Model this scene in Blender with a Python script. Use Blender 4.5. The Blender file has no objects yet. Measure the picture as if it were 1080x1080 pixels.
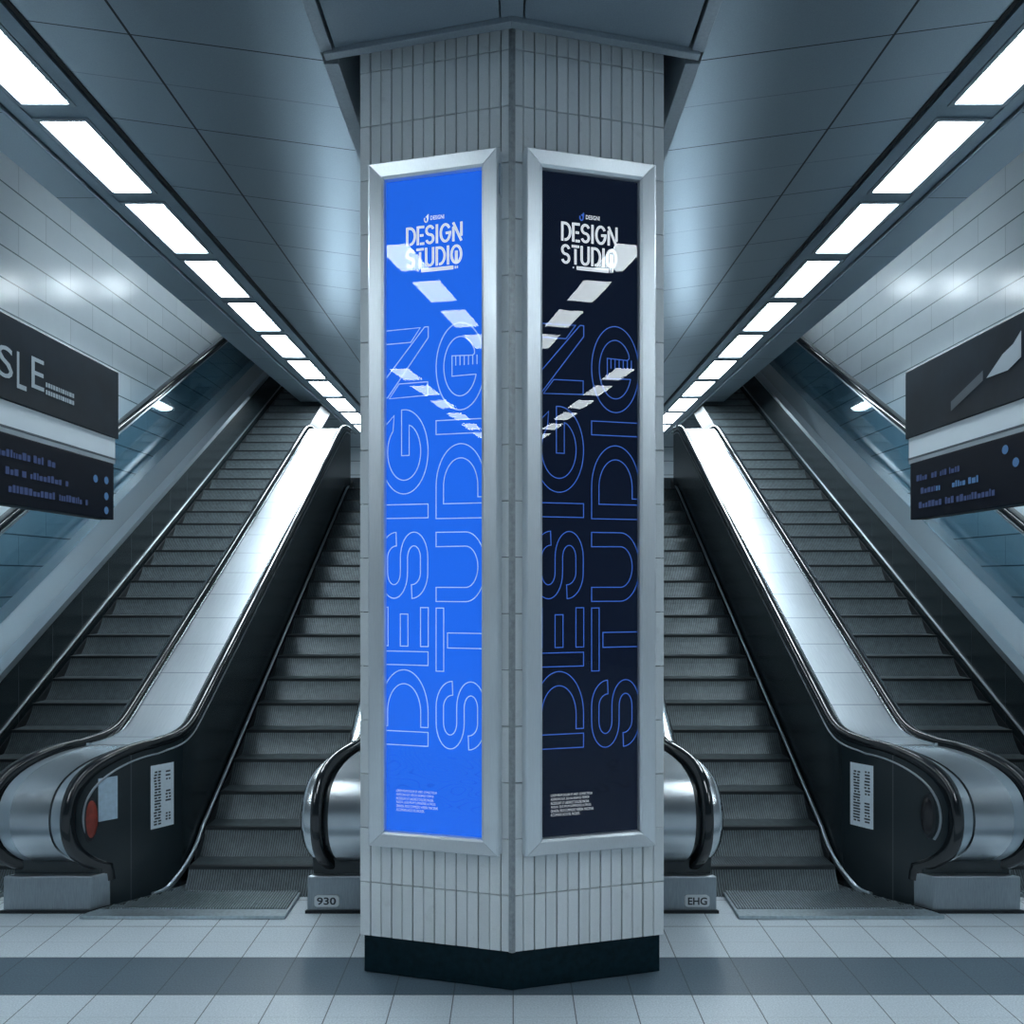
import bpy, bmesh, math, random
from mathutils import Vector
random.seed(7)
SC = bpy.context.scene
COL = SC.collection
PI = math.pi

# ------------------------------------------------------------------ materials
class NT:
    def __init__(s, name):
        s.m = bpy.data.materials.new(name); s.m.use_nodes = True
        s.t = s.m.node_tree; s.t.nodes.clear()
        s.out = s.t.nodes.new('ShaderNodeOutputMaterial')
    def n(s, kind, ins=None, **kw):
        nd = s.t.nodes.new(kind)
        for k, v in kw.items(): setattr(nd, k, v)
        for k, v in (ins or {}).items():
            if isinstance(v, bpy.types.NodeSocket): s.t.links.new(v, nd.inputs[k])
            else: nd.inputs[k].default_value = v
        return nd
    def math(s, op, a, b=0.0, c=0.0):
        return s.n('ShaderNodeMath', {0: a, 1: b, 2: c}, operation=op).outputs[0]
    def mix(s, fac, a, b):
        nd = s.n('ShaderNodeMix', data_type='RGBA')
        for i, v in ((0, fac), (6, a), (7, b)):
            if isinstance(v, bpy.types.NodeSocket): s.t.links.new(v, nd.inputs[i])
            else: nd.inputs[i].default_value = v
        return nd.outputs[2]
    def pos(s):
        g = s.n('ShaderNodeNewGeometry'); x = s.n('ShaderNodeSeparateXYZ', {0: g.outputs['Position']})
        return g.outputs['Position'], x.outputs[0], x.outputs[1], x.outputs[2]
    def line(s, c, period, off, width):            # 1 on a thin line every period
        f = s.math('FLOORED_MODULO', s.math('SUBTRACT', c, off - width / 2), period)
        return s.math('LESS_THAN', f, width)
    def noise(s, scale, detail=4.0, vec=None, rough=.55):
        ins = {'Scale': scale, 'Detail': detail, 'Roughness': rough}
        if vec is not None: ins['Vector'] = vec
        return s.n('ShaderNodeTexNoise', ins).outputs[0]
    def scaled(s, vec, sc):
        return s.n('ShaderNodeVectorMath', {0: vec, 1: sc}, operation='MULTIPLY').outputs[0]
    def ramp(s, v, a, b, lo=0.0, hi=1.0):
        return s.n('ShaderNodeMapRange', {0: v, 1: a, 2: b, 3: lo, 4: hi}).outputs[0]
    def bump(s, h, strength=.3, dist=.005):
        return s.n('ShaderNodeBump', {'Height': h, 'Strength': strength, 'Distance': dist}).outputs[0]
    def done(s, **ins):
        b = s.n('ShaderNodeBsdfPrincipled', {k.replace('_', ' '): v for k, v in ins.items()})
        s.t.links.new(b.outputs[0], s.out.inputs[0]); return s.m

def C(r, g, b): return (r, g, b, 1.0)

def plain(name, col, rough=.5, metal=0.0, grain=0.0, scale=60, coat=0.0, spec=.5):
    t = NT(name); p, x, y, z = t.pos()
    c = col
    if grain:
        nz = t.noise(scale, 5, p)
        c = t.mix(t.ramp(nz, .3, .7), tuple(v * (1 - grain) for v in col[:3]) + (1,), tuple(min(1, v * (1 + grain)) for v in col[:3]) + (1,))
    return t.done(Base_Color=c, Roughness=rough, Metallic=metal, Coat_Weight=coat, Coat_Roughness=.08, Specular_IOR_Level=spec)

def brushed(name, col, rough=.28, axis=(2, 2, 120), amp=.12, metal=1.0, var=.12):
    t = NT(name); p, x, y, z = t.pos()
    nz = t.noise(8, 4, t.scaled(p, axis)); n2 = t.noise(2.2, 3, p)
    r = t.math('ADD', t.ramp(nz, .3, .7, rough - amp / 2, rough + amp / 2), t.ramp(n2, .3, .7, -.04, .05))
    c = t.mix(t.ramp(nz, .3, .7), tuple(v * (1 - var) for v in col[:3]) + (1,), tuple(min(1, v * (1 + var)) for v in col[:3]) + (1,))
    return t.done(Base_Color=c, Roughness=r, Metallic=metal)

def emitter(name, col, strength):
    t = NT(name); e = t.n('ShaderNodeEmission', {0: col, 1: strength})
    t.t.links.new(e.outputs[0], t.out.inputs[0]); return t.m

M = {}
def mats():
    # floor: pale terrazzo tiles with one dark band
    t = NT('floor_tile'); p, x, y, z = t.pos()
    nz = t.noise(160, 3, p); big = t.noise(1.3, 5, p)
    base = t.mix(t.ramp(nz, .35, .65), C(.46, .525, .575), C(.64, .71, .76))
    base = t.mix(t.ramp(big, .35, .7, 0, .35), base, C(.38, .44, .49))
    band = t.math('MULTIPLY', t.math('GREATER_THAN', y, 2.937), t.math('LESS_THAN', y, 3.226))
    dark = t.mix(t.ramp(nz, .35, .65), C(.075, .112, .145), C(.115, .16, .20))
    col = t.mix(band, base, dark)
    g1 = t.math('MAXIMUM', t.line(x, .2145, .004, .0042), t.line(y, .2885, 2.937, .005))
    g2 = t.line(y, .2885, 3.075, .003)
    col = t.mix(t.math('MULTIPLY', g2, .22), col, C(.05, .065, .08))
    col = t.mix(t.math('MULTIPLY', g1, .85), col, C(.035, .048, .06))
    M['floor'] = t.done(Base_Color=col, Roughness=t.ramp(big, .2, .8, .30, .36), Specular_IOR_Level=.5, Normal=t.bump(t.math('SUBTRACT', t.math('MULTIPLY', nz, .15), g1), .18, .002))
    # ceiling panels, satin painted metal
    def ceil(name, col, rough, metal, seams):
        t = NT(name); p, x, y, z = t.pos()
        nz = t.noise(230, 2, p); big = t.noise(1.1, 3, p)
        c = t.mix(t.ramp(nz, .3, .7), tuple(v * .93 for v in col) + (1,), tuple(v * 1.07 for v in col) + (1,))
        ax = t.math('ABSOLUTE', x)
        m = t.line(y, .65, 3.09, .006)
        if seams:
            m = t.math('MAXIMUM', m, t.math('LESS_THAN', t.math('ABSOLUTE', t.math('SUBTRACT', ax, 1.449)), .0055))
            f = t.line(y, .65, 3.40, .0045)
            c = t.mix(t.math('MULTIPLY', f, .45), c, C(.01, .014, .018))
        else:
            m = t.line(y, .83, 4.53, .006)
        c = t.mix(m, c, C(.006, .009, .012))
        return t.done(Base_Color=c, Roughness=rough, Metallic=metal)
    M['ceil'] = ceil('ceiling_panel_metal', (.27, .335, .38), .32, .65, True)
    M['ceil_out'] = ceil('ceiling_edge_metal', (.30, .37, .42), .4, .6, False)
    M['ceil_dark'] = plain('ceiling_void_paint', C(.03, .045, .06), .7, 0, .1)
    M['soffit'] = plain('soffit_paint', C(.27, .33, .38), .45, .5, .08, 220)
    M['trim'] = plain('trim_metal', C(.33, .38, .42), .4, .6, .08, 120)
    M['seam'] = plain('seam_black', C(.006, .008, .01), .8)
    M['trough'] = plain('trough_metal', C(.25, .32, .37), .4, .6, .06, 150)
    # wall tiles
    t = NT('wall_tile'); uv = t.n('ShaderNodeUVMap').outputs[0]
    br = t.n('ShaderNodeTexBrick', {'Vector': uv, 'Color1': C(.60, .68, .735), 'Color2': C(.66, .74, .79), 'Mortar': C(.42, .49, .54), 'Scale': 1.0,
             'Mortar Size': .004, 'Mortar Smooth': .1, 'Brick Width': .70, 'Row Height': .226})
    p, x, y, z = t.pos(); nz = t.noise(5, 4, p); row = t.line(t.n('ShaderNodeSeparateXYZ', {0: uv}).outputs[1], .226, 0.0, .010)
    c = t.mix(t.ramp(nz, .3, .7, 0, .25), br.outputs[0], C(.52, .60, .66))
    M['wall'] = t.done(Base_Color=t.mix(row, c, C(.15, .19, .22)), Roughness=.22, Normal=t.bump(t.math('SUBTRACT', 1.0, row), .25, .003))
    M['hall_wall'] = plain('hall_wall_paint', C(.24, .285, .32), .6, 0, .15, 3)
    M['asphalt'] = plain('landing_floor', C(.12, .15, .17), .5, 0, .2, 50)
    # column tiles
    t = NT('column_tile'); g = t.n('ShaderNodeNewGeometry'); p, x, y, z = t.pos()
    r = g.outputs['Random Per Island']; nz = t.noise(300, 2, p); d = t.noise(18, 5, p)
    c = t.mix(r, C(.66, .70, .72), C(.76, .80, .82))
    c = t.mix(t.ramp(nz, .35, .65, 0, .35), c, C(.56, .61, .64))
    c = t.mix(t.ramp(d, .62, .72, 0, .25), c, C(.42, .45, .47))
    M['ctile'] = t.done(Base_Color=c, Roughness=.42, Normal=t.bump(t.math('ADD', nz, d), .12, .002))
    M['grout'] = plain('column_grout', C(.10, .115, .125), .85, 0, .2, 80)
    M['plinth'] = plain('column_plinth', C(.004, .017, .024), .5, 0, .3, 40, 0, .12)
    M['bead'] = plain('corner_bead_metal', C(.30, .33, .35), .45, .4, .2, 60)
    M['frame'] = brushed('poster_frame_aluminium', C(.76, .81, .85), .36, (60, 60, 2), .06, .75, .04)
    # posters
    def poster(name, col, em, ecol, line):
        t = NT(name); p, x, y, z = t.pos()
        w = t.noise(4.0, 1, t.scaled(p, (1, 1, 2.6)))
        f = t.math('FLOORED_MODULO', t.math('MULTIPLY', w, 22.0), 1.0)
        ln = t.math('LESS_THAN', f, .16)
        zone = t.math('MULTIPLY', t.ramp(z, .56, .66), t.ramp(z, .92, .80))
        c = t.mix(t.math('MULTIPLY', t.math('MULTIPLY', ln, zone), .5), col, line)
        return t.done(Base_Color=c, Roughness=.5, Specular_IOR_Level=0.0, Emission_Color=t.mix(t.math('MULTIPLY', t.math('MULTIPLY', ln, zone), .5), ecol, line), Emission_Strength=em)
    M['blue'] = poster('blue_poster_print', C(.012, .10, .58), .62, C(.02, .16, .88), C(.006, .07, .48))
    M['navy'] = poster('navy_poster_print', C(.005, .009, .022), .22, C(.013, .022, .050), C(.001, .002, .006))
    M['ink_white'] = plain('white_ink', C(.85, .88, .92), .5)
    t = NT('white_backlit_ink'); M['ink_glow'] = t.done(Base_Color=C(.85, .88, .92), Roughness=.5, Emission_Color=C(.9, .95, 1), Emission_Strength=.45)
    t = NT('pale_blue_ink'); M['ink_pale'] = t.done(Base_Color=C(.45, .62, .95), Roughness=.5, Emission_Color=C(.40, .60, 1), Emission_Strength=.42)
    t = NT('blue_ink'); M['ink_blue'] = t.done(Base_Color=C(.05, .15, .60), Roughness=.5, Emission_Color=C(.035, .13, .60), Emission_Strength=.45)
    # clear pane
    t = NT('clear_glass'); fr = t.n('ShaderNodeFresnel', {0: 1.33})
    a = t.n('ShaderNodeBsdfTransparent'); b = t.n('ShaderNodeBsdfGlossy', {'Roughness': 0.0})
    mx = t.n('ShaderNodeMixShader', {0: fr.outputs[0], 1: a.outputs[0], 2: b.outputs[0]}); t.t.links.new(mx.outputs[0], t.out.inputs[0]); M['glass'] = t.m
    t = NT('tinted_glass'); bf = t.n('ShaderNodeNewGeometry').outputs['Backfacing']; fr = t.n('ShaderNodeFresnel', {0: t.ramp(bf, 0, 1, 1.5, 1 / 1.5)})
    a = t.n('ShaderNodeBsdfTransparent', {0: C(.60, .73, .79)}); b = t.n('ShaderNodeBsdfGlossy', {'Roughness': .04})
    mx = t.n('ShaderNodeMixShader', {0: fr.outputs[0], 1: a.outputs[0], 2: b.outputs[0]}); t.t.links.new(mx.outputs[0], t.out.inputs[0]); M['tint'] = t.m
    # escalator
    t = NT('deck_steel'); p, x, y, z = t.pos()
    nz = t.noise(5, 4, t.scaled(p, (90, 2, 2))); big = t.noise(2.5, 3, p)
    c = t.mix(t.ramp(nz, .3, .7), C(.37, .42, .46), C(.44, .49, .53))
    c = t.mix(t.math('MULTIPLY', t.line(y, .235, 4.437, .006), .75), c, C(.16, .19, .22))
    M['deck'] = t.done(Base_Color=c, Roughness=t.ramp(big, .3, .7, .30, .36), Metallic=.85)
    M['drum'] = plain('newel_steel', C(.52, .56, .59), .24, 1.0, .03, 20)
    M['base'] = brushed('base_steel', C(.30, .34, .37), .38, (60, 60, 3), .1, .9, .15)
    M['chrome'] = plain('chrome_trim', C(.72, .77, .81), .16, 1.0)
    M['grey_trim'] = plain('satin_trim', C(.42, .49, .54), .3, .9)
    t = NT('black_side_panel'); p, x, y, z = t.pos(); nz = t.noise(3, 4, p)
    ln = t.line(y, .36, 3.78, .0035)
    M['panel'] = t.done(Base_Color=t.mix(t.math('MULTIPLY', ln, .6), t.mix(t.ramp(nz, .3, .7), C(.011, .018, .022), C(.012, .020, .024)), C(.07, .085, .095)), Roughness=.27, Specular_IOR_Level=.5)
    M['rubber'] = plain('handrail_rubber', C(.008, .011, .014), .14, 0, 0, 60, .4)
    M['skirt'] = plain('skirt_black', C(.012, .016, .02), .4, .3, .2, 40)
    M['step'] = plain('step_groove_dark', C(.020, .027, .031), .5, .3, .2, 30)
    M['rib'] = plain('step_rib_aluminium', C(.105, .135, .15), .5, .35, .2, 30)
    M['nose'] = plain('step_nose_dark', C(.022, .028, .032), .45, .3)
    M['comb'] = plain('comb_aluminium', C(.44, .52, .56), .36, .8, .15, 60)
    M['combdark'] = plain('comb_groove', C(.03, .04, .045), .6)
    M['sticker'] = plain('notice_sticker', C(.60, .68, .74), .45, 0, .06, 90)
    M['sticker_blue'] = plain('blue_notice_sticker', C(.38, .50, .60), .45, 0, .1, 60)
    M['sticker_ink'] = plain('notice_ink', C(.03, .04, .05), .5)
    M['red'] = plain('red_lens', C(.22, .032, .02), .3, 0, .25, 30)
    M['dark_lens'] = plain('dark_lens', C(.012, .012, .015), .25)
    M['plate'] = plain('number_plate', C(.66, .70, .73), .4)
    # lamps and signs
    M['lamp'] = emitter('lamp_diffuser', C(.82, .935, 1.0), 32.0)
    M['lamp_frame'] = plain('lamp_frame_metal', C(.30, .36, .40), .4, .5)
    M['sign'] = plain('sign_board_dark', C(.007, .014, .022), .3, 0, .3, 4, 0, .1)
    M['sign_edge'] = plain('sign_edge', C(.06, .08, .10), .35, .4)
    M['fascia'] = plain('sign_fascia', C(.62, .70, .76), .4)
    M['screen'] = plain('screen_black', C(.004, .007, .015), .4, 0, 0, 60, 0, .06)
    M['led'] = emitter('screen_text', C(.14, .22, .50), .22)
    M['led_bright'] = emitter('screen_text_bright', C(.13, .30, .62), .35)
    M['sign_ink'] = plain('sign_lettering', C(.30, .36, .41), .5)
mats()

# ------------------------------------------------------------------ mesh helpers
def thing(name, label, cat, loc=(0, 0, 0), group=None):
    o = bpy.data.objects.new(name, None); COL.objects.link(o); o.location = loc
    o.empty_display_size = .1
    o['label'] = label; o['category'] = cat
    if group: o['group'] = group
    return o
def tag(o, label, cat, group=None):
    o['label'] = label; o['category'] = cat
    if group: o['group'] = group
    return o
def struct(o):
    o['kind'] = 'structure'; return o

class MB:
    def __init__(s): s.v = []; s.f = []; s.mi = []
    def add(s, vs, fs, mi=0):
        b = len(s.v); s.v += [tuple(v) for v in vs]
        s.f += [tuple(b + i for i in f) for f in fs]; s.mi += [mi] * len(fs)
    def box(s, x0, x1, y0, y1, z0, z1, mi=0):
        x0, x1 = min(x0, x1), max(x0, x1)
        s.add([(x, y, z) for z in (z0, z1) for y in (y0, y1) for x in (x0, x1)],
              [(0, 2, 3, 1), (4, 5, 7, 6), (0, 1, 5, 4), (2, 6, 7, 3), (0, 4, 6, 2), (1, 3, 7, 5)], mi)
    def prism(s, poly, z0, z1, mi=0):          # plan polygon raised from z0 to z1
        n = len(poly)
        s.add([(x, y, z0) for x, y in poly] + [(x, y, z1) for x, y in poly],
              [tuple(range(n))[::-1], tuple(range(n, 2 * n))] + [(i, (i + 1) % n, n + (i + 1) % n, n + i) for i in range(n)], mi)
    def loft(s, rings, caps=True, mi=0):       # rings of equal count, closed
        n = len(rings[0]); b = []
        for r in rings: b += r
        fs = []
        for k in range(len(rings) - 1):
            for i in range(n):
                j = (i + 1) % n
                fs.append((k * n + i, k * n + j, (k + 1) * n + j, (k + 1) * n + i))
        if caps:
            fs.append(tuple(range(n))[::-1]); e = (len(rings) - 1) * n; fs.append(tuple(range(e, e + n)))
        s.add(b, fs, mi)
    def grid(s, rows, mi=0):                   # open sheet
        n = len(rows[0]); b = []
        for r in rows: b += r
        s.add(b, [(k * n + i, k * n + i + 1, (k + 1) * n + i + 1, (k + 1) * n + i) for k in range(len(rows) - 1) for i in range(n - 1)], mi)
    def warp(s, fn): s.v = [fn(*v) for v in s.v]; return s
    def build(s, name, mat, parent=None, smooth=None, bevel=0, uv=None, recalc=True):
        me = bpy.data.meshes.new(name)
        org = parent_origin(parent)
        me.from_pydata([(v[0] - org[0], v[1] - org[1], v[2] - org[2]) for v in s.v], [], s.f)
        ms = mat if isinstance(mat, (list, tuple)) else [mat]
        for m in ms: me.materials.append(m)
        for p, i in zip(me.polygons, s.mi): p.material_index = i
        if recalc:
            bm = bmesh.new(); bm.from_mesh(me); bmesh.ops.recalc_face_normals(bm, faces=bm.faces); bm.to_mesh(me); bm.free()
        if smooth:
            for p in me.polygons: p.use_smooth = True
            me.set_sharp_from_angle(angle=math.radians(smooth))
        if uv:
            l = me.uv_layers.new(name='UVMap')
            for lp in me.loops:
                l.data[lp.index].uv = uv(me.vertices[lp.vertex_index].co)
        o = bpy.data.objects.new(name, me); COL.objects.link(o)
        if parent: o.parent = parent
        if bevel:
            md = o.modifiers.new('bevel', 'BEVEL'); md.width = bevel; md.segments = 2; md.limit_method = 'ANGLE'; md.angle_limit = math.radians(40)
        return o
def parent_origin(p):
    v = Vector((0, 0, 0))
    while p: v += p.location; p = p.parent
    return v

def sweep(mb, path, prof, right=(1, 0, 0), mi=0):
    """path in a vertical plane; prof = [(r, u)] around the path; right is the horizontal across vector"""
    R = Vector(right); rings = []
    P = [Vector(p) for p in path]
    for i, p in enumerate(P):
        t = (P[min(i + 1, len(P) - 1)] - P[max(i - 1, 0)]).normalized()
        U = R.cross(t).normalized()
        rings.append([tuple(p + R * r + U * u) for r, u in prof])
    mb.loft(rings, True, mi)
def rrect(w, h, r, n=3):
    pts = []
    for cx, cy, a0 in ((w / 2 - r, h / 2 - r, 0), (-w / 2 + r, h / 2 - r, PI / 2), (-w / 2 + r, -h / 2 + r, PI), (w / 2 - r, -h / 2 + r, 1.5 * PI)):
        for k in range(n + 1):
            a = a0 + k / n * PI / 2; pts.append((cx + r * math.cos(a), cy + r * math.sin(a)))
    return pts

def text_shape(body, align='CENTER', bold=0.0):
    """flat lettering: vertices and faces with cap height about 0.7 per unit size"""
    cu = bpy.data.curves.new('lettering', 'FONT'); cu.body = body; cu.align_x = align; cu.size = 1; cu.resolution_u = 3; cu.offset = bold
    o = bpy.data.objects.new('lettering', cu); COL.objects.link(o)
    dg = bpy.context.evaluated_depsgraph_get(); dg.update()
    me = bpy.data.meshes.new_from_object(o.evaluated_get(dg))
    vs = [tuple(v.co) for v in me.vertices]; fs = [tuple(p.vertices) for p in me.polygons]
    bpy.data.objects.remove(o); bpy.data.curves.remove(cu); bpy.data.meshes.remove(me)
    return vs, fs
def fit_text(mb, body, x0, x1, y0, y1, fn, mi=0, bold=0.0):
    vs, fs = text_shape(body, 'LEFT', bold)
    ax = min(v[0] for v in vs); bx = max(v[0] for v in vs); ay = min(v[1] for v in vs); by = max(v[1] for v in vs)
    mb.add([fn(x0 + (v[0] - ax) / (bx - ax) * (x1 - x0), y0 + (v[1] - ay) / (by - ay) * (y1 - y0)) for v in vs], fs, mi)

# side words for labels
SIDE = {-1: 'the blue poster', 1: 'the dark navy poster'}
WALLN = {-1: 'left', 1: 'right'}

# ------------------------------------------------------------------ setting
b = MB(); b.add([(-7, -8, 0), (7, -8, 0), (7, 13.2, 0), (-7, 13.2, 0), (-7, -8, -.2), (7, -8, -.2), (7, 13.2, -.2), (-7, 13.2, -.2)],
                [(0, 1, 2, 3), (7, 6, 5, 4), (0, 4, 5, 1), (1, 5, 6, 2), (2, 6, 7, 3), (3, 7, 4, 0)])
struct(b.build('floor', M['floor']))
XW = 3.6
TOPZ = 5.4
def wuv(co): return (co[1], co[2] - 3.40)
for sx in (-1, 1):
    b = MB(); b.box(sx * XW, sx * (XW + .2), 1.4, 13.2, 0, TOPZ)
    struct(b.build('wall_' + WALLN[sx], M['wall'], uv=wuv))
    b = MB(); b.box(sx * (XW + .2), sx * 7, 1.4, 1.6, 0, 3.62)
    struct(b.build('wall_%s_return' % WALLN[sx], M['hall_wall']))
    b = MB(); b.box(sx * 7, sx * 7.2, -8, 1.6, 0, 3.62)
    struct(b.build('wall_%s_hall' % WALLN[sx], M['hall_wall']))
b = MB(); b.box(-7, 7, -8.2, -8, 0, 3.62); struct(b.build('wall_back', M['hall_wall']))
b = MB(); b.box(-XW, XW, 13.2, 13.4, 0, TOPZ); struct(b.build('wall_far', M['wall'], uv=lambda c: (c[0], c[2] - 3.4)))
# hall ceiling behind the viewer
b = MB(); b.box(-7, 7, -8, 1.93, 3.62, 3.9); struct(b.build('ceiling_hall', M['soffit']))

def ceil_z(x): return 3.46 + .135 * (abs(x) - .70)
ZS = 3.46                     # soffit round the column
ZT = ceil_z(1.84)             # lamp strip level
for sx in (-1, 1):
    b = MB(); X = [.715, 1.84]
    b.add([(sx * x, y, ceil_z(x) + d) for d in (0, .2) for y in (1.93, 13.2) for x in X],
          [(0, 1, 3, 2), (4, 6, 7, 5), (0, 4, 5, 1), (2, 3, 7, 6), (0, 2, 6, 4), (1, 5, 7, 3)])
    struct(b.build('ceiling_%s' % WALLN[sx], M['ceil']))
    b = MB(); b.box(sx * 2.295, sx * 2.53, 1.93, 9.75, ZT, TOPZ)
    struct(b.build('ceiling_%s_edge' % WALLN[sx], M['ceil_out']))
    # upper ceiling over the escalator void
    b = MB(); b.box(sx * 2.53, sx * XW, 1.4, 13.2, TOPZ, TOPZ + .2); struct(b.build('ceiling_%s_void' % WALLN[sx], M['ceil_dark']))
    b = MB(); b.box(sx * 2.53, sx * XW, 1.4, 1.6, 3.62, TOPZ); struct(b.build('wall_%s_bulkhead' % WALLN[sx], M['ceil_dark']))
b = MB(); b.box(-2.29, 2.29, 9.75, 13.2, TOPZ, TOPZ + .2); struct(b.build('ceiling_far', M['ceil_dark']))

CA, SA = .968, .25            # plan angle of the column's two front faces
def chev(off, xw):            # chevron line parallel to the faces, off metres in front
    k = SA / CA; y0 = 2.95 - off / CA
    return [(-xw, y0 + k * xw), (0, y0), (xw, y0 + k * xw)]
# soffit in front of the column: two outer panels and one narrow joint strip
for a0, a1, nm in ((-.655, -.045, ''), (-.040, .040, ''), (.045, .655, '')):
    k = SA / CA; y0 = 2.95 - .055 / CA
    b = MB(); b.prism([(a0, 1.93), (a1, 1.93), (a1, y0 + k * abs(a1) - .05)] + ([(0, y0 - .05)] if a0 < 0 < a1 else []) + [(a0, y0 + k * abs(a0) - .05)], ZS, ZS + .1)
    struct(b.build('ceiling_soffit', M['soffit'], bevel=.003))
b = MB(); b.box(-.7, .7, 1.93, 2.6, ZS + .1, ZS + .16); struct(b.build('ceiling_backing', M['seam']))
n = 0
for sx in (-1, 1):
    # chevron lip along the soffit edge
    k = SA / CA; y0 = 2.95 - .055 / CA
    n += 1; b = MB(); b.prism([(0, y0 - .05), (sx * .70, y0 + k * .70 - .05), (sx * .70, y0 + k * .70 - .012), (0, y0 - .012)], ZS - .018, ZS + .11)
    struct(b.build('trim_%d' % n, M['trim'], bevel=.003))
    n += 1; b = MB(); b.box(sx * .665, sx * .713, 1.93, 3.03, ZS - .006, ZS + .2); struct(b.build('trim_%d' % n, M['trim'], bevel=.003))
    n += 1; b = MB(); b.box(sx * .655, sx * .713, 3.085, 13.2, ZS - .014, ZS + .45); struct(b.build('trim_%d' % n, M['trim'], bevel=.003))
b = MB(); b.box(-.66, .66, 2.6, 13.2, 3.92, 4.05); struct(b.build('ceiling_recess', M['ceil_dark']))

# ------------------------------------------------------------------ lamp strips
LP, LL, LW = .83, .69, .21
def lamp(loc, rot, label, group):
    t = thing('ceiling_lamp', label, 'lamp', loc, group); t.rotation_euler = (0, 0, rot)
    f = MB(); w, l = LW / 2, LL / 2; e = .022
    for x0, x1, y0, y1 in ((-w - e, w + e, -l - e, -l), (-w - e, w + e, l, l + e), (-w - e, -w, -l, l), (w, w + e, -l, l)):
        f.box(x0, x1, y0, y1, -.006, .03)
    d = MB(); d.box(-w, w, -l, l, .002, .028)
    for nm, mb, m in (('lamp_frame', f, M['lamp_frame']), ('diffuser', d, M['lamp'])):
        o = mb.build(nm, m); o.parent = t
    return t
def dup(src, loc, rot, label, group, ls=1.0):
    r = src.copy(); COL.objects.link(r); r.scale = (1, ls, 1); r.location = loc; r.rotation_euler = (0, 0, rot); r['label'] = label; r['group'] = group
    for ch in src.children:
        c = ch.copy(); COL.objects.link(c); c.parent = r
    return r
proto = None
ORD = ['first', 'second', 'third', 'fourth', 'fifth', 'sixth', 'seventh', 'eighth', 'ninth', 'tenth', 'eleventh', 'twelfth']
for sx in (-1, 1):
    # trough the lamps sit in: rims and plate
    b = MB(); ya, yb = 1.93, 11.9
    b.box(sx * 1.855, sx * 2.285, ya, yb, ZT + .03, ZT + .1)
    b.box(sx * 2.280, sx * 2.293, ya, yb, ZT - .02, ZT + .1)
    for x0, x1 in ((1.875, 1.942), (2.206, 2.268)): b.box(sx * x0, sx * x1, ya, yb, ZT - .004, ZT + .03)
    for k in range(-2, 11):
        y = 2.11 + LP * (k + 2) - .117 + .0; b.box(sx * 1.942, sx * 2.206, y - (.0), y + .093, ZT + .002, ZT + .03)
    struct(b.build('trim_lamp_trough_%s' % WALLN[sx], M['trough']))
    b = MB(); b.box(sx * 1.838, sx * 1.858, ya, yb, ZT - .004, ZT + .1); struct(b.build('trim_lamp_seam_%s' % WALLN[sx], M['seam']))
    for k in range(11):
        y = 2.935 + LL / 2 + LP * k - .0
        lab = '%s lamp from the near end of the ceiling strip beside %s' % (ORD[k], SIDE[sx])
        grp = 'strip lamps beside ' + SIDE[sx]
        loc = (sx * 2.074, y, ZT)
        if proto is None: proto = lamp(loc, 0, lab, grp)
        else: dup(proto, loc, 0, lab, grp)
    # rows over the hall behind the viewer, seen mirrored in the poster glass
    ang = math.atan2(.18, .62)
    g1 = 'hall lamps mirrored in ' + SIDE[sx]
    for k in range(4):
        dup(proto, (sx * (1.80 + .178 * k), 1.14 - .62 * k, 3.61), sx * ang, '%s large bright lamp reflection down the glass of %s' % (ORD[k], SIDE[sx]), g1, .66)
    for k in range(6):
        dup(proto, (sx * (3.62 + .235 * k), -1.35 - .70 * k, 3.61), sx * ang, '%s lamp of the lower slanting reflected row in %s' % (ORD[k], SIDE[sx]), g1, .74)

for sx in (-1, 1):
    # added unseen lamps on the ceiling edge, put in to brighten the tiled wall
    for k in range(4):
        o = dup(proto, (sx * 2.575, 6.45 + 1.0 * k, 3.80 + .36 * k), 0, '%s added unseen fill lamp brightening the tiled wall beyond %s' % (ORD[k], SIDE[sx]), 'added wall fill lamps beyond ' + SIDE[sx], .27)
        o.rotation_euler = (0, -sx * PI / 2, 0)

# ------------------------------------------------------------------ column
def face(sx, s, z, d):        # a point on a front face: s metres from the corner, d in front
    return (sx * (s * CA) + sx * SA * d, 2.95 + s * SA - CA * d, z)
SE = .596
plan = [(0, 2.95), (SE * CA, 2.95 + SE * SA), (SE * CA, 3.75), (0, 3.9), (-SE * CA, 3.75), (-SE * CA, 2.95 + SE * SA)]
def inset(poly, d):
    out = []; n = len(poly)
    for i in range(n):
        p0, p1, p2 = Vector(poly[i - 1]), Vector(poly[i]), Vector(poly[(i + 1) % n])
        e1 = (p1 - p0).normalized(); e2 = (p2 - p1).normalized()
        n1 = Vector((-e1.y, e1.x)); n2 = Vector((-e2.y, e2.x))
        bis = (n1 + n2).normalized(); out.append(tuple(p1 + bis * d / max(.3, bis.dot(n1))))
    return out
colm = thing('tiled_column', 'pale tiled angular column with a black plinth carrying two tall posters', 'column', (0, 2.95, 0))
b = MB(); b.prism(inset(plan, .011), .144, 3.918); b.build('core', M['grout'], colm)
b = MB()
RH = .2045; TW = .0411; G = .0042
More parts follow.
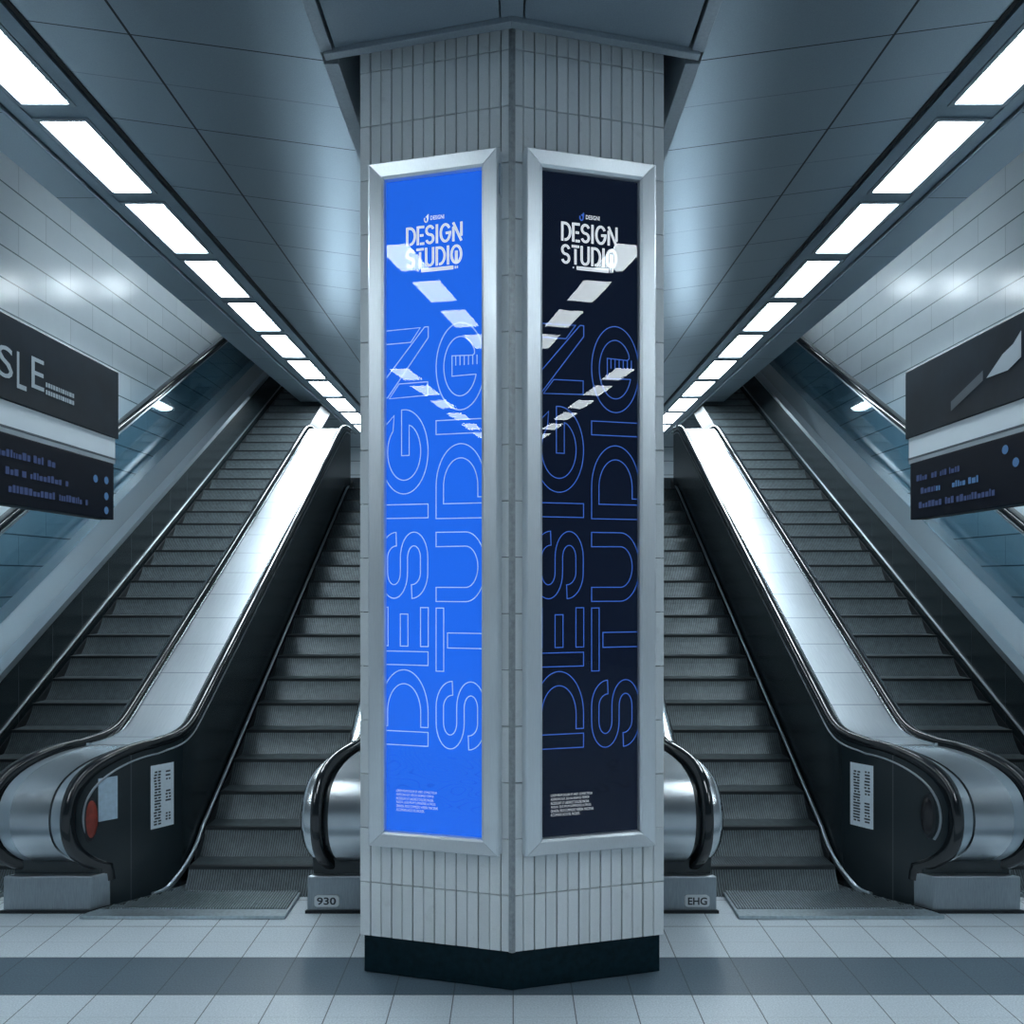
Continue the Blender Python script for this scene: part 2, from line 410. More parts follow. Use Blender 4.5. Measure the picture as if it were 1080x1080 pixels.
def tile_face(p, q, zlo, zhi, rev=False):
    P = Vector((p[0], p[1], 0)); Q = Vector((q[0], q[1], 0)); L = (Q - P).length; t = (Q - P) / L
    nrm = Vector((t.y, -t.x, 0))
    nt = round(L / TW); w = L / nt
    r = 0; z = zlo
    while z < zhi - .01:
        z1 = min(z + RH, zhi)
        for i in range(nt):
            g = G if i % 2 == (1 if rev else 0) else G * .55
            a0 = i * w + (g / 2 if i else 0); a1 = (i + 1) * w - ((G if (i + 1) % 2 == (1 if rev else 0) else G * .55) / 2 if i < nt - 1 else 0)
            jz = random.uniform(-.0006, .0006)
            e = .0016
            o0 = -.011
            c = []
            for d, ee in ((o0, 0), (-.002 + jz, 0), (jz, e)):
                for aa, zz in ((a0 + ee, z + G / 3 + ee), (a1 - ee, z + G / 3 + ee), (a1 - ee, z1 - G / 3 - ee), (a0 + ee, z1 - G / 3 - ee)):
                    v = P + t * aa + nrm * d; c.append((v.x, v.y, zz))
            fs = [(8, 9, 10, 11)]
            for k in range(4):
                j = (k + 1) % 4; fs += [(k, j, 4 + j, 4 + k), (4 + k, 4 + j, 8 + j, 8 + k)]
            b.add(c, fs)
        z += RH
for i in range(6):
    # walk the plan so that the outward normal is to the right of travel
    tile_face(plan[i], plan[(i + 1) % 6], .145, 3.915, rev=(i == 5))
b.build('tile_cladding', M['ctile'], colm)
b = MB(); b.prism(inset(plan, .014), 0.002, .143)
b.build('plinth', M['plinth'], colm, bevel=.003)
b = MB()
b.prism([(0, 2.95 - .004), (.012, 2.95 + .0005), (.010, 2.954), (0, 2.951), (-.010, 2.954), (-.012, 2.95 + .0005)], .146, 3.9)
b.build('corner_bead', M['bead'], colm)

# ------------------------------------------------------------------ posters
S0, S1, SI0, SI1 = .0385, .543, .1040, .4840
ZB, ZTT = .502, 3.045         # frame outside
ZIB, ZIT = .557, 2.985        # frame opening
AY = 1.85
def arcpts(cx, cy, rx, ry, a0, a1, n=18):
    return [(cx + rx * math.cos(math.radians(a0 + (a1 - a0) * k / n)), cy + ry * math.sin(math.radians(a0 + (a1 - a0) * k / n))) for k in range(n + 1)]
def offset_path(pts, t):       # centre line -> closed outline, in a space where x is stretched by AY
    P = [Vector((x * AY, y)) for x, y in pts]; L = []; R = []
    for i, p in enumerate(P):
        a = P[max(i - 1, 0)]; c = P[min(i + 1, len(P) - 1)]
        d = (c - a).normalized(); nn = Vector((-d.y, d.x))
        m = 1.0
        if 0 < i < len(P) - 1:
            e1 = (p - a).normalized(); m = 1 / max(.5, abs(Vector((-e1.y, e1.x)).dot(nn)))
        L.append(p + nn * t / 2 * m); R.append(p - nn * t / 2 * m)
    return [(v.x / AY, v.y) for v in L + R[::-1]]
def rect(x0, x1, y0, y1): return [(x0, y0), (x1, y0), (x1, y1), (x0, y1)]

# big outlined letters, drawn turned a quarter; x across the print 0..105, y down it 0..700
def big_letters():
    loops = []; opens = []
    XB = 45.8; XT = -6.7; tv = 8.0; th = 14.7; H = XB - XT
    # word one, reading upwards: D E S I G N
    loops.append(rect(XT, XB, 592.6, 607.5))                                           # D stem
    yc = 572; loops.append([(XB, 587.5)] + arcpts(XT + H / 2, yc, H / 2, 45.6, 0, -180, 30) + [(XT, 587.5), (XT + tv, 587.5)] + arcpts(XT + H / 2, yc, H / 2 - tv, 30.6, 180, 360, 30) + [(XB - tv, 587.5)])
    loops.append(rect(XT, XB, 506.6, 521.2))                                           # E
    for x, y in ((XB - 8.2, 459.3), (15.4, 466.5), (XT, 459.3)): loops.append(rect(x, x + 8.4, y, 501))
    def ess(xl, y0, y1):
        xs = [xl + 4 + i * 22.1 for i in range(3)]; r = 22.1 / 2; ry = 20.4; t2 = th / 2
        yt = y0 + t2; yb = y1 - t2
        c = arcpts(xs[0] + 13.6, yt + ry, 13.6, ry, -90, -180, 10)
        c += arcpts(xs[0] + r, yb - ry, r, ry, 180, 0, 16)
        c += arcpts(xs[1] + r, yt + ry, r, ry, 180, 360, 16)
        c += arcpts(xs[2] - 13.6, yb - ry, 13.6, ry, 0, 90, 10)
        return offset_path(c, th)
    loops.append(ess(XT, 378.5, 449.6))                                                # S
    loops.append(rect(XT, XB, 348.7, 363.4))                                           # I
    cx = (XB + XT) / 2; cy = 292; rx = H / 2; ry = 45.3                                # G
    g = [(16.8, 246.8)] + [(16.8, 296), (25.2, 296), (25.2, 263.5)]
    g += arcpts(cx, cy, rx - tv, ry - th, -62, 228, 40)
    g += [(8.6, 252.5)]
    g += arcpts(cx, cy, rx, ry, 222, -86 + 0, 50)
    loops.append(g)
    loops.append([(XT, 160.6), (37.3, 159.8), (27, 174.8), (XT, 175.2)])               # N
    loops.append([(XT, 233.2), (XT, 219.5), (42, 159.5), (46, 159.5), (46, 171), (1.2, 233)])
    loops.append([(14, 218.7), (45.4, 218.2), (45.4, 232.6), (3.2, 234.0)])
    # word two: S T U D I O
    X0 = 54.5; XE = 107.0; H2 = XE - X0
    loops.append(ess(X0, 537.2, 608.9))
    loops.append(rect(X0, X0 + 8.2, 459.7, 526.9)); loops.append(rect(66.8, XE, 486, 501.9))
    r1 = (452.7 - 379.1) / 2; cyu = (452.7 + 379.1) / 2
    loops.append([(X0, 379.1), (86, 379.1)] + arcpts(86, cyu, 21, r1, -90, 90, 26)[1:] + [(X0, 452.7), (X0, 437.7), (86, 437.7)] + arcpts(86, cyu, 13, r1 - 15, 90, -90, 26)[1:] + [(X0, 394.4)])
    yc = 331; rx = H2 / 2; cx = X0 + rx
    loops.append([(X0, 364.5)] + arcpts(cx, yc, rx, 45.2, 180, 360, 30) + [(XE, 342.4), (XE - 8, 342.4)] + arcpts(cx, yc, rx - 8, 30.2, 360, 180, 30) + [(X0 + 8, 348.9), (XE, 348.9), (XE, 364.5)])
    loops.append(rect(X0, XE, 260.3, 275))
    ocx, ocy = 80.4, 203.9                                                             # O with a comb-like inset
    loops.append(arcpts(ocx, ocy, 25.9, 46.2, 0, 350, 44))
    cxr = 71.6
    inner = arcpts(ocx, ocy, 17.6, 31.4, 18, 328, 40)
    opens.append([(97, 213.4)] + inner + [(95.6, 191.2), (93.6, 193.2), (cxr, 192.4), (cxr, 214), (97, 213.4)])
    for i in range(6): opens.append([(75.6 + i * 4.5, 193.0), (75.6 + i * 4.5, 203)])
    return loops, opens
LOOPS, OPENS = big_letters()

def title_strokes():
    """small solid title: list of (centre line, thickness) in print coordinates"""
    out = []
    S = 60.1 / 784.0           # crop pixels to print units across
    def X(c): return 22.3 + (c - 148) * S
    for row, top, bot in ((0, 51.2, 71.4), (1, 75.0, 95.4)):
        h = bot - top; t = 2.7; a = top + 1.2; z = bot - 1.2; m = (top + bot) / 2
        def D(l, r):
            out.append(([(l, top), (l, bot)], t)); w = r - l
            out.append(([(l + .6, a + .2), (l + w * .35, a + .2)] + arcpts(l + w * .35, m, w * .65, (z - a) / 2 - .2, -90, 90, 14)[1:] + [(l + w * .28, z - .2)], t))
        def Sx(l, r):
            w = r - l; rx = w / 2; ry = (z - a) / 4
            out.append((arcpts(l + rx, a + ry, rx, ry, -15, -270, 14) + arcpts(l + rx, a + 3 * ry, rx, ry, -90, 165, 14), t))
        if row == 0:
            D(X(158), X(268))
            l, r = X(310), X(402)
            out.append(([(l, top), (l, bot)], t)); out.append(([(l, a), (r, a)], t)); out.append(([(l + 2.2, m), (r - .9, m)], t)); out.append(([(l + 2.2, z), (r, z)], t))
            Sx(X(432), X(528))
            out.append(([(X(580), top), (X(580), bot)], t))
            l, r = X(634), X(762); c = (l + r) / 2; rx = (r - l) / 2; ry = (z - a) / 2
            out.append((arcpts(c, m, rx, ry, -32, -360, 26) + [(c + .3, m + .4)], t))
            l, r = X(810), X(922)
            out.append(([(l, top + 4.5), (l, bot)], t)); out.append(([(l - .2, top), (r, bot)], t)); out.append(([(r, top), (r, bot - 5)], t))
        else:
            Sx(X(158), X(252))
            out.append(([(X(287), a), (X(395), a)], t)); out.append(([(X(341), top + 4), (X(341), bot)], t))
            l, r = X(428), X(526); c = (l + r) / 2; rx = (r - l) / 2
            out.append(([(l, top), (l, z - 5)] + arcpts(c, z - 5, rx, 5, 180, 0, 14) + [(r, top)], t))
            D(X(578), X(688)); out.append(([(X(736), top), (X(736), bot)], t))
            l, r = X(784), X(918); c = (l + r) / 2
            out.append((arcpts(c, m, (r - l) / 2, (z - a) / 2, 0, 360, 28), t)); out.append(([(c, top + 6.5), (c, bot - 1)], 3.2))
    out.append(([(38.3, 98.9), (73.2, 98.9)], 3.9)); out.append(([(34.2, 98.7), (35.6, 98.7)], 1.6))
    out.append(([(74.6, 98.9), (75.7, 98.9)], 3.0)); out.append(([(76.6, 98.9), (77.9, 98.9)], 2.6))
    return out

def ribbon(mb, pts, w, fn, closed):
    """thin line of width w metres along pts given in print coordinates; fn maps metres to space"""
    P = []
    for x, y in pts:
        v = Vector(fn.m(x, y))
        if not P or (v - P[-1]).length > 1e-5: P.append(v)
    if closed and (P[0] - P[-1]).length < 1e-5: P.pop()
    n = len(P); L = []; R = []
    for i in range(n):
        a = P[i - 1] if (i > 0 or closed) else None; c = P[(i + 1) % n] if (i < n - 1 or closed) else None
        d1 = (P[i] - a).normalized() if a is not None else None; d2 = (c - P[i]).normalized() if c is not None else None
        if d1 is None: d1 = d2
        if d2 is None: d2 = d1
        n1 = Vector((-d1.y, d1.x)); n2 = Vector((-d2.y, d2.x)); b_ = n1 + n2
        b_ = n1 if b_.length < .2 else b_.normalized()
        k = min(1.6, 1 / max(.4, b_.dot(n1)))
        L.append(P[i] + b_ * w / 2 * k); R.append(P[i] - b_ * w / 2 * k)
    vs = [fn.s(*v) for v in L] + [fn.s(*v) for v in R]
    fs = [(i, (i + 1) % n, n + (i + 1) % n, n + i) for i in range(n if closed else n - 1)]
    mb.add(vs, fs)

SMALL = [('LOREM IPSUM DOLOR SIT AMET, CONSECTETUR', 605), ('ADIPISCING ELIT, SED DO EIUSMOD TEMPOR', 560), ('INCIDIDUNT UT LABORE ET DOLORE MAGNA', 555),
         ('ALIQUA. QUIS IPSUM SUSPENDISSE ULTRICES', 585), ('GRAVIDA. RISUS COMMODO VIVERRA MAECENAS', 620), ('ACCUMSAN LACUS VEL FACILISIS.', 420)]
class PF:
    def __init__(self, sx, d): self.sx = sx; self.d = d
    def m(self, x, y): return (x / 105 * (SI1 - SI0), ZIT - y / 700 * (ZIT - ZIB))
    def s(self, a, z):
        return face(self.sx, (SI1 - a) if self.sx < 0 else (SI0 + a), z, self.d)

for sx in (-1, 1):
    org = face(sx, (S0 + S1) / 2, ZB, 0)
    t = thing('poster_case', ('tall silver-framed glazed case with the bright blue poster on the tiled column', 'tall silver-framed glazed case with the dark navy poster on the tiled column')[sx > 0], 'poster', org, 'poster cases on the column')
    # four mitred rails
    dO, dI, d0 = .050, .040, .001
    o4 = [(S0, ZB), (S1, ZB), (S1, ZTT), (S0, ZTT)]; i4 = [(SI0, ZIB), (SI1, ZIB), (SI1, ZIT), (SI0, ZIT)]
    for k in range(4):
        j = (k + 1) % 4; b = MB()
        a, c, ia, ic = o4[k], o4[j], i4[k], i4[j]
        def lerp(p, q, f): return (p[0] + (q[0] - p[0]) * f, p[1] + (q[1] - p[1]) * f)
        def ring(o, i):
            return [face(sx, *o, d0), face(sx, *o, dO - .008), face(sx, *lerp(o, i, .10), dO), face(sx, *lerp(o, i, .86), dI + .003), face(sx, *i, dI - .006), face(sx, *i, d0)]
        e = .0006
        b.loft([ring(lerp(a, c, e), lerp(ia, ic, e)), ring(lerp(c, a, e), lerp(ic, ia, e))])
        b.build('frame_rail', M['frame'], t)
    bk = MB()
    def sheet(mb, d0_, d1_, m=.012):
        c = [(SI0 - m, ZIB - m), (SI1 + m, ZIB - m), (SI1 + m, ZIT + m), (SI0 - m, ZIT + m)]
        mb.loft([[face(sx, *q, d0_) for q in c], [face(sx, *q, d1_) for q in c]])
    sheet(bk, .004, .010); pr = bk.build('poster_print', M['blue'] if sx < 0 else M['navy'], t)
    ln = MB(); F = PF(sx, .0108)
    for lp in LOOPS: ribbon(ln, lp, .0036 if sx < 0 else .0034, F, True)
    for op in OPENS: ribbon(ln, op, .0036 if sx < 0 else .0034, F, False)
    ln.build('outlined_lettering', M['ink_pale'] if sx < 0 else M['ink_blue'], pr, recalc=False)
    tt = MB(); wu = (SI1 - SI0) / 105
    for pts, th in title_strokes(): ribbon(tt, pts, th * wu * .98, PF(sx, .0111), len(pts) > 3 and math.dist(pts[0], pts[-1]) < 1e-6)
    fit_text(tt, 'DESIGNI', 48.3, 63.2, 46.0, 41.4, lambda x, y: F.s(*F.m(x, y)), bold=.02)
    tt.build('title_lettering', M['ink_glow'], pr, recalc=False)
    lg = MB(); ribbon(lg, arcpts(43.6, 44.6, 1.75, 3.1, -60, 210, 16), .0048, F, False); ribbon(lg, [(45.6, 44.6), (45.9, 39.4)], .0045, F, False); ribbon(lg, [(43.2, 42.5), (45.6, 40.6)], .0035, F, False)
    lg.build('logo', M['ink_glow'] if sx < 0 else M['ink_blue'], pr, recalc=False)
    sm = MB()
    for i, (tx, w) in enumerate(SMALL):
        y = 657.0 + 4.05 * i
        fit_text(sm, tx, 10.9, 10.9 + w / 13.5 * .99, y + 1.45, y - 1.45, lambda x, y_: F.s(*F.m(x, y_)), bold=-.012)
    sm.build('small_print', M['ink_glow'], pr, recalc=False)
    gl = MB(); c4 = [(SI0 - .008, ZIB - .008), (SI1 + .008, ZIB - .008), (SI1 + .008, ZIT + .008), (SI0 - .008, ZIT + .008)]
    gl.add([face(sx, *q, .020) for q in c4], [(0, 1, 2, 3)])
    gl.build('glass_pane', M['glass'], t)
    if sx < 0:
        lk = MB(); lk.box(0, 0, 0, 0, 0, 0); lk = MB()
        lk.loft([[face(sx, S0 - .004 + q[0], 2.93 + q[1], .012) for q in rrect(.006, .11, .002, 2)], [face(sx, S0 - .004 + q[0], 2.93 + q[1], .045) for q in rrect(.006, .11, .002, 2)]])
        lk.build('latch', M['chrome'], t)

# ------------------------------------------------------------------ escalators
SLOPE = .586
TR = .2115; RS = TR * SLOPE
def nose(y): return .12 + SLOPE * (y - 3.91)
def softplus(v, k=.075): return v if v > 25 * k else k * math.log1p(math.exp(v / k))
YL = 7.78                      # the inner pair levels off here
def deckz(y):
    return .70 + SLOPE * (softplus(y - 3.958, .05) - softplus(y - YL, .05))
def lerp_tab(tab, y):
    if y <= tab[0][0]: return tab[0][1]
    for (a, va), (c, vc) in zip(tab, tab[1:]):
        if y <= c:
            f = (y - a) / (c - a); return va + (vc - va) * f
    return tab[-1][1]
def smooth_tab(tab, y):        # averaged lookup, so the plan curve has no corners
    return sum(lerp_tab(tab, y + d) * w for d, w in ((-.045, .2), (-.02, .2), (0, .2), (.02, .2), (.045, .2)))
OFF_D = [(3.56, .36), (3.60, .355), (3.66, .31), (3.76, .20), (3.87, .095), (3.97, .02), (4.05, 0)]
OFF_I = [(3.56, .15), (3.62, .145), (3.70, .105), (3.80, .03), (3.90, 0)]
def off_d(y): return smooth_tab(OFF_D, y)
def off_i(y): return smooth_tab(OFF_I, y)
NC_Y, NC_Z, NR = 3.87, .43, .27     # newel drum centre and radius

def stations(y0, y1):
    ys = []; y = y0
    while y < y1:
        ys.append(y); y += .02 if y < 4.5 else (.1 if abs(y - YL) > .35 else .04)
    return ys + [y1]

def wedge_low(y): return max(.003, nose(y) - .5)

def balustrade(sx, xa, xb, off, flare, name, label, shield, group, y_end=8.0, hr=.022):
    """solid low balustrade; xa = face toward the inner escalator's steps, xb = other face; u runs from xa to xb"""
    t = thing(name, label, 'escalator balustrade', (sx * (xa + xb) / 2, 3.9, 0), group)
    sg = 1 if xb > xa else -1; x0, x1 = 0.0, abs(xb - xa)
    W = lambda x, y, z: (sx * (xa + sg * x + off(y)), y, z)
    # core body: semicircular end then upward
    b = MB(); rings = []
    for y in [3.605, 3.612, 3.625, 3.64] + stations(3.66, y_end):
        if y < NC_Y:
            h = math.sqrt(max(0, NR ** 2 - (NC_Y - y) ** 2)); top = NC_Z + h; bot = NC_Z - h if y < 3.80 else .003
            if 3.70 <= y: bot = .003
        else: top = deckz(y); bot = wedge_low(y)
        top -= .004
        w = flare * min(1, max(0, (y - 3.95) / .5))
        mid = max(bot + .01, min(top - .02, nose(y) - .02)) if y > 3.95 else bot + .01
        rings.append([(x0 + .004, y, bot), (x0 + .004, y, top), (x1 - .004, y, top), (x1 - .004 + w, y, mid), (x1 - .004 + w, y, bot)])
    b.loft(rings); b.warp(W)
    b.build('side_panel', M['panel'], t, smooth=30)
    # deck plate between the handrails
    ys = stations(NC_Y, y_end); hw = .062; hq = hr - .022
    b = MB(); b.loft([[(x0 + hw + hq, y, deckz(y) - .01), (x0 + hw + hq, y, deckz(y) + .006), (x1 - hw, y, deckz(y) + .006), (x1 - hw, y, deckz(y) - .01)] for y in ys]); b.warp(W)
    b.build('deck', M['deck'], t, smooth=30)
    # side edges of the deck in dull and bright strips
    for ua, ub, m, nm in ((x0 + .046 + hq, x0 + .062 + hq, 'chrome', 'edge_strip'), (x1 - .062, x1 - .046, 'chrome', 'edge_strip')):
        b = MB(); b.loft([[(ua, y, deckz(y) - .01), (ua, y, deckz(y) + .014), (ub, y, deckz(y) + .014), (ub, y, deckz(y) - .01)] for y in ys]); b.warp(W)
        b.build(nm, M[m], t, smooth=30)
    # drum: wrap round the nose
    def arc(r, a0=90, a1=262, n=30):
        return [(NC_Y + r * math.cos(math.radians(a0 + (a1 - a0) * k / n)), NC_Z + r * math.sin(math.radians(a0 + (a1 - a0) * k / n))) for k in range(n + 1)]
    for ua, ub, r, m, nm in ((x0 + .05 + hq, x0 + .105 + hq * .3, NR + .006, 'grey_trim', 'drum_band'), (x0 + .109 + hq * .3, x1 - .109, NR + .012, 'drum', 'newel_drum'), (x1 - .105, x1 - .05, NR + .006, 'grey_trim', 'drum_band')):
        if ub - ua < .02: continue
        b = MB(); o = arc(r); i = arc(NR - .03)
        b.loft([[(ua, *o[k]), (ub, *o[k]), (ub, *i[k]), (ua, *i[k])] for k in range(len(o))]); b.warp(W)
        b.build(nm, M[m], t, smooth=35, bevel=0)
    # handrails
    for xc in (x0 + hr, x1 - .022):
        path = [(xc, y, deckz(y) + .018) for y in stations(NC_Y + .035, y_end)][::-1] + [(xc, *p) for p in arc(NR + .018, 90, 236, 28)]
        path += [(xc, NC_Y - .158, .165), (xc, NC_Y - .155, .125)]
        b = MB(); sweep(b, path, rrect(.050, .040, .015, 3)); b.warp(W)
        b.build('handrail', M['rubber'], t, smooth=40)
        # bright line under the handrail
        if shield and xc < x1 / 2: continue
        xe = x0 + .001 if xc < (x0 + x1) / 2 else x1 - .001
        path = [(xe, y, deckz(y) - .030) for y in stations(NC_Y + .035, y_end)][::-1] + [(xe, *p) for p in arc(NR - .032, 90, 205, 22)]
        b = MB(); sweep(b, path, rrect(.006, .008, .002, 1)); b.warp(W)
        b.build('trim_line', M['base'], t, smooth=40)
    if shield:
        # steel shield outside the handrail, domed round the end
        def prof(r, y):                        # top and bottom of the shield at radius r
            if y < NC_Y:
                h = math.sqrt(max(1e-5, r * r - (NC_Y - y) ** 2)); return NC_Z + h, NC_Z - h
            return deckz(y) + (r - NR), NC_Z - r
        b = MB(); rows = []
        for u, r in ((.052, NR + .004), (.02, NR + .004), (.0, NR - .004), (-.014, NR - .03), (-.022, NR - .07), (-.024, NR - .13)):
            o = [(NC_Y + r * math.cos(math.radians(a)), NC_Z + r * math.sin(math.radians(a))) for a in range(90, 271, 6)]
            up = [(y, deckz(y) + (r - NR)) for y in stations(NC_Y + .02, y_end)][::-1]
            dn = [(y, max(NC_Z - r, nose(y) + .02 * (NR - r))) for y in stations(NC_Y + .02, y_end)]
            rows.append([(u, *q) for q in up + o + dn])
        b.grid(rows); b.warp(W); b.build('side_shield', M['drum'], t, smooth=60)
    # skirt trim along the steps
    path = [(x0 - .014, y, .022 + SLOPE * softplus(y - 3.745, .05) - SLOPE * softplus(y - YL, .04) - .10 * max(0, min(1, (4.12 - y) / .25)) * min(1, max(0, (y - 3.70) / .2))) for y in stations(3.84, y_end)]
    b = MB(); sweep(b, path[::-1], rrect(.016, .022, .004, 1)); b.warp(W)
    b.build('skirt_trim', M['grey_trim'], t, smooth=40)
    # base block under the drum
    b = MB(); b.loft([[(x0 - .002, y, .004), (x0 - .002, y, .165), (x1 + .002, y, .165), (x1 + .002, y, .004)] for y in (3.655, 3.665, 3.68, 3.70, 3.715)]); b.warp(W); blk = b.build('base_block', M['base'], t, bevel=.006)
    b = MB(); b.loft([[(x0 - .006, y, 0), (x0 - .006, y, .014), (x1 + .006, y, .014), (x1 + .006, y, 0)] for y in (3.647, 3.66, 3.68, 3.70, 3.72)]); b.warp(W); b.build('base_kick', M['skirt'], t)
    return t, W, blk

def plate(W, blk, x0, x1, z0, z1, body, sx):
    b = MB(); c = rrect(x1 - x0, z1 - z0, .014, 4); cx, cz = (x0 + x1) / 2, (z0 + z1) / 2
    b.loft([[W(cx + p, 3.656, cz + q) for p, q in c], [W(cx + p, 3.648, cz + q) for p, q in c]])
    pl = b.build('number_plate', M['plate'], blk)
    b = MB(); m = .012
    def fn(x, z):
        v = W(x, 3.6472, z); return v
    if W(x0, 3.6, 0)[0] > W(x1, 3.6, 0)[0]: fit_text(b, body, x1 - m, x0 + m, z0 + .009, z1 - .009, fn, bold=.025)     # reads left to right for the viewer
    else: fit_text(b, body, x0 + m, x1 - m, z0 + .009, z1 - .009, fn, bold=.025)
    b.build('numerals', M['sticker_ink'], pl, recalc=False)

def sticker(W, parent, x0, ya, yb, za, zb, mat, sx, lines, name):
    n = 8; b = MB(); rows = []
    for k in range(n + 1):
        y = ya + (yb - ya) * k / n; rows.append([(x0 - .001, y, za), (x0 - .001, y, zb), (x0 + .003, y, zb), (x0 + .003, y, za)])
    b.loft(rows); b.warp(W); st = b.build(name, mat, parent)
    b = MB(); rnd = random.Random(5 + sx)
    for fy0, fy1, fs in lines:
        z = za + .03 * (zb - za)
        for f0, f1 in fs:
            for q in range(max(1, int((f1 - f0) * 22))):
                zz0 = za + (f0 + (f1 - f0) * q / max(1, int((f1 - f0) * 22))) * (zb - za); zz1 = zz0 + .028 * (zb - za)
                a, c = ya + fy0 * (yb - ya), ya + fy1 * (yb - ya)
                a += rnd.uniform(0, .15) * (c - a); c -= rnd.uniform(0, .15) * (c - a)
                if rnd.random() < .45:
                    mm = (a + c) / 2
                    for p0, p1 in ((a, mm - .002), (mm + .002, c)): b.add([(x0 - .002, p0, zz0), (x0 - .002, p1, zz0), (x0 - .002, p1, zz1), (x0 - .002, p0, zz1)], [(0, 1, 2, 3)])
                else: b.add([(x0 - .002, a, zz0), (x0 - .002, c, zz0), (x0 - .002, c, zz1), (x0 - .002, a, zz1)], [(0, 1, 2, 3)])
    if lines:
        b.warp(W); b.build('notice_text', M['sticker_ink'], st, recalc=False)
    return st

def oval_lens(W, parent, x0, yc, zc, ry, rz, m, sx, name):
    b = MB(); rings = []
    for k, (s, d) in enumerate(((1.18, .004), (1.18, -.004), (1.0, -.006))):
        rings.append([(x0 + d, yc + ry * s * math.cos(a * PI / 12), zc + rz * s * math.sin(a * PI / 12)) for a in range(24)])
    b.loft(rings); b.warp(W); bz = b.build('button_surround', M['skirt'], parent, smooth=40)
    b = MB(); rings = []
    for s, d in ((1.0, -.004), (.96, -.010), (.75, -.016), (.4, -.019), (.05, -.020)):
        rings.append([(x0 + d, yc + ry * s * math.cos(a * PI / 12), zc + rz * s * math.sin(a * PI / 12)) for a in range(24)])
    b.loft(rings); b.warp(W); b.build(name, m, bz, smooth=50)

def step_mesh(name, w):
    b = MB()
    b.loft([[(x, .008, -.006), (x, .005, -.018), (x, -.010, -.05), (x, -.039, -.09), (x, -.072, -RS), (x, TR + .03, -RS - .05), (x, TR + .03, -.006)] for x in (-w / 2, w / 2)])
    b.box(-w / 2, w / 2, 0, .022, -.016, .0, 2)
    return b
def step_ribs(w):
    r = MB(); n = int(w / .0118); p = w / n
    for i in range(n):
        x = -w / 2 + (i + .5) * p; hw = p * .27
        # curved riser rib
        prof = [(.010, -.012), (.0, -.018), (-.016, -.05), (-.045, -.09), (-.078, -RS - .002)]
        vs = []
        for y, z in prof: vs += [(x - hw, y, z), (x + hw, y, z), (x + hw, y + .008, z), (x - hw, y + .008, z)]
        fs = []
        for k in range(len(prof) - 1):
            a = k * 4; fs += [(a, a + 1, a + 5, a + 4), (a + 1, a + 2, a + 6, a + 5), (a + 3, a, a + 4, a + 7)]
        r.add(vs, fs, 0)
    return r
def tread_ribs(w):
    r = MB(); n = int(w / .0118); p = w / n
    for i in range(n):
        x = -w / 2 + (i + .5) * p; hw = p * .27; r.box(x - hw, x + hw, .022, TR + .004, -.007, .0, 0)
    return r

STEP_SRC = {}
def escalator(sx, xa, xb, nsteps, label, key, off_out, off_in, plate_x):
    t = thing('escalator', label, 'escalator', (sx * (xa + xb) / 2, 3.9, 0), 'escalators')
    w = xb - xa - .02; org = Vector(t.location)
    for k in range(nsteps):
        y = 3.91 + TR * k; z = .12 + RS * k
        if key not in STEP_SRC:
            s = step_mesh('step', w).build('step', [M['step'], M['rib'], M['nose']]); r = step_ribs(w).build('riser_ribs', M['rib']); q = tread_ribs(w).build('tread_ribs', M['rib'])
            STEP_SRC[key] = (s.data, r.data, q.data)
            for o in (s, r, q): bpy.data.objects.remove(o)
        ds, dr, dq = STEP_SRC[key]
        s = bpy.data.objects.new('step', ds); COL.objects.link(s); s.parent = t; s.location = Vector((sx * (xa + xb) / 2, y, z)) - org
        for nm, dd in (('riser_ribs', dr), ('tread_ribs', dq)):
            o = bpy.data.objects.new(nm, dd); COL.objects.link(o); o.parent = s
    # comb and floor plate
    L = lambda y: xb + off_out(y) - .012
    R = lambda y: plate_x
    ys = [3.585, 3.62, 3.66, 3.70, 3.74, 3.78, 3.82, 3.86, 3.90, 3.93]
    b = MB(); b.loft([[(sx * R(y), y, .002), (sx * R(y), y, .016), (sx * L(y), y, .016), (sx * L(y), y, .002)] for y in ys])
    b.build('floor_plate', M['comb'], t)
    b = MB(); b.loft([[(sx * (R(y) + .01), y, .0162), (sx * (R(y) + .01), y, .0172), (sx * (L(y) - .01), y, .0172), (sx * (L(y) - .01), y, .0162)] for y in ys if 3.64 < y < 3.92])
    cp = b.build('comb_plate', M['combdark'], t)
    b = MB(); x = plate_x + .014
    while x < xb + .33:
        # a rib runs back from the front edge, as far as the plate allows
        y0 = 3.66; y1 = 3.90
        while y0 < y1 and x > L(y0) - .012: y0 += .01
        seg = [yy for yy in (3.66, 3.70, 3.74, 3.78, 3.82, 3.86, 3.90) if x < L(yy) - .014]
        if len(seg) >= 2: b.box(sx * x, sx * (x + .006), seg[0], seg[-1], .0172, .022)
        x += .0125
    b.build('comb_teeth', M['comb'], cp)
    # black skirts either side of the steps
    for xs in (xa - .004, xb - .013):
        b = MB(); b.loft([[(sx * xs, y, max(.003, nose(y) - .30)), (sx * xs, y, nose(y) - .02), (sx * (xs + .008), y, nose(y) - .02), (sx * (xs + .008), y, max(.003, nose(y) - .30))] for y in (4.0, 4.3, 3.91 + TR * nsteps)])
        b.build('skirt_panel', M['skirt'], t)
    return t

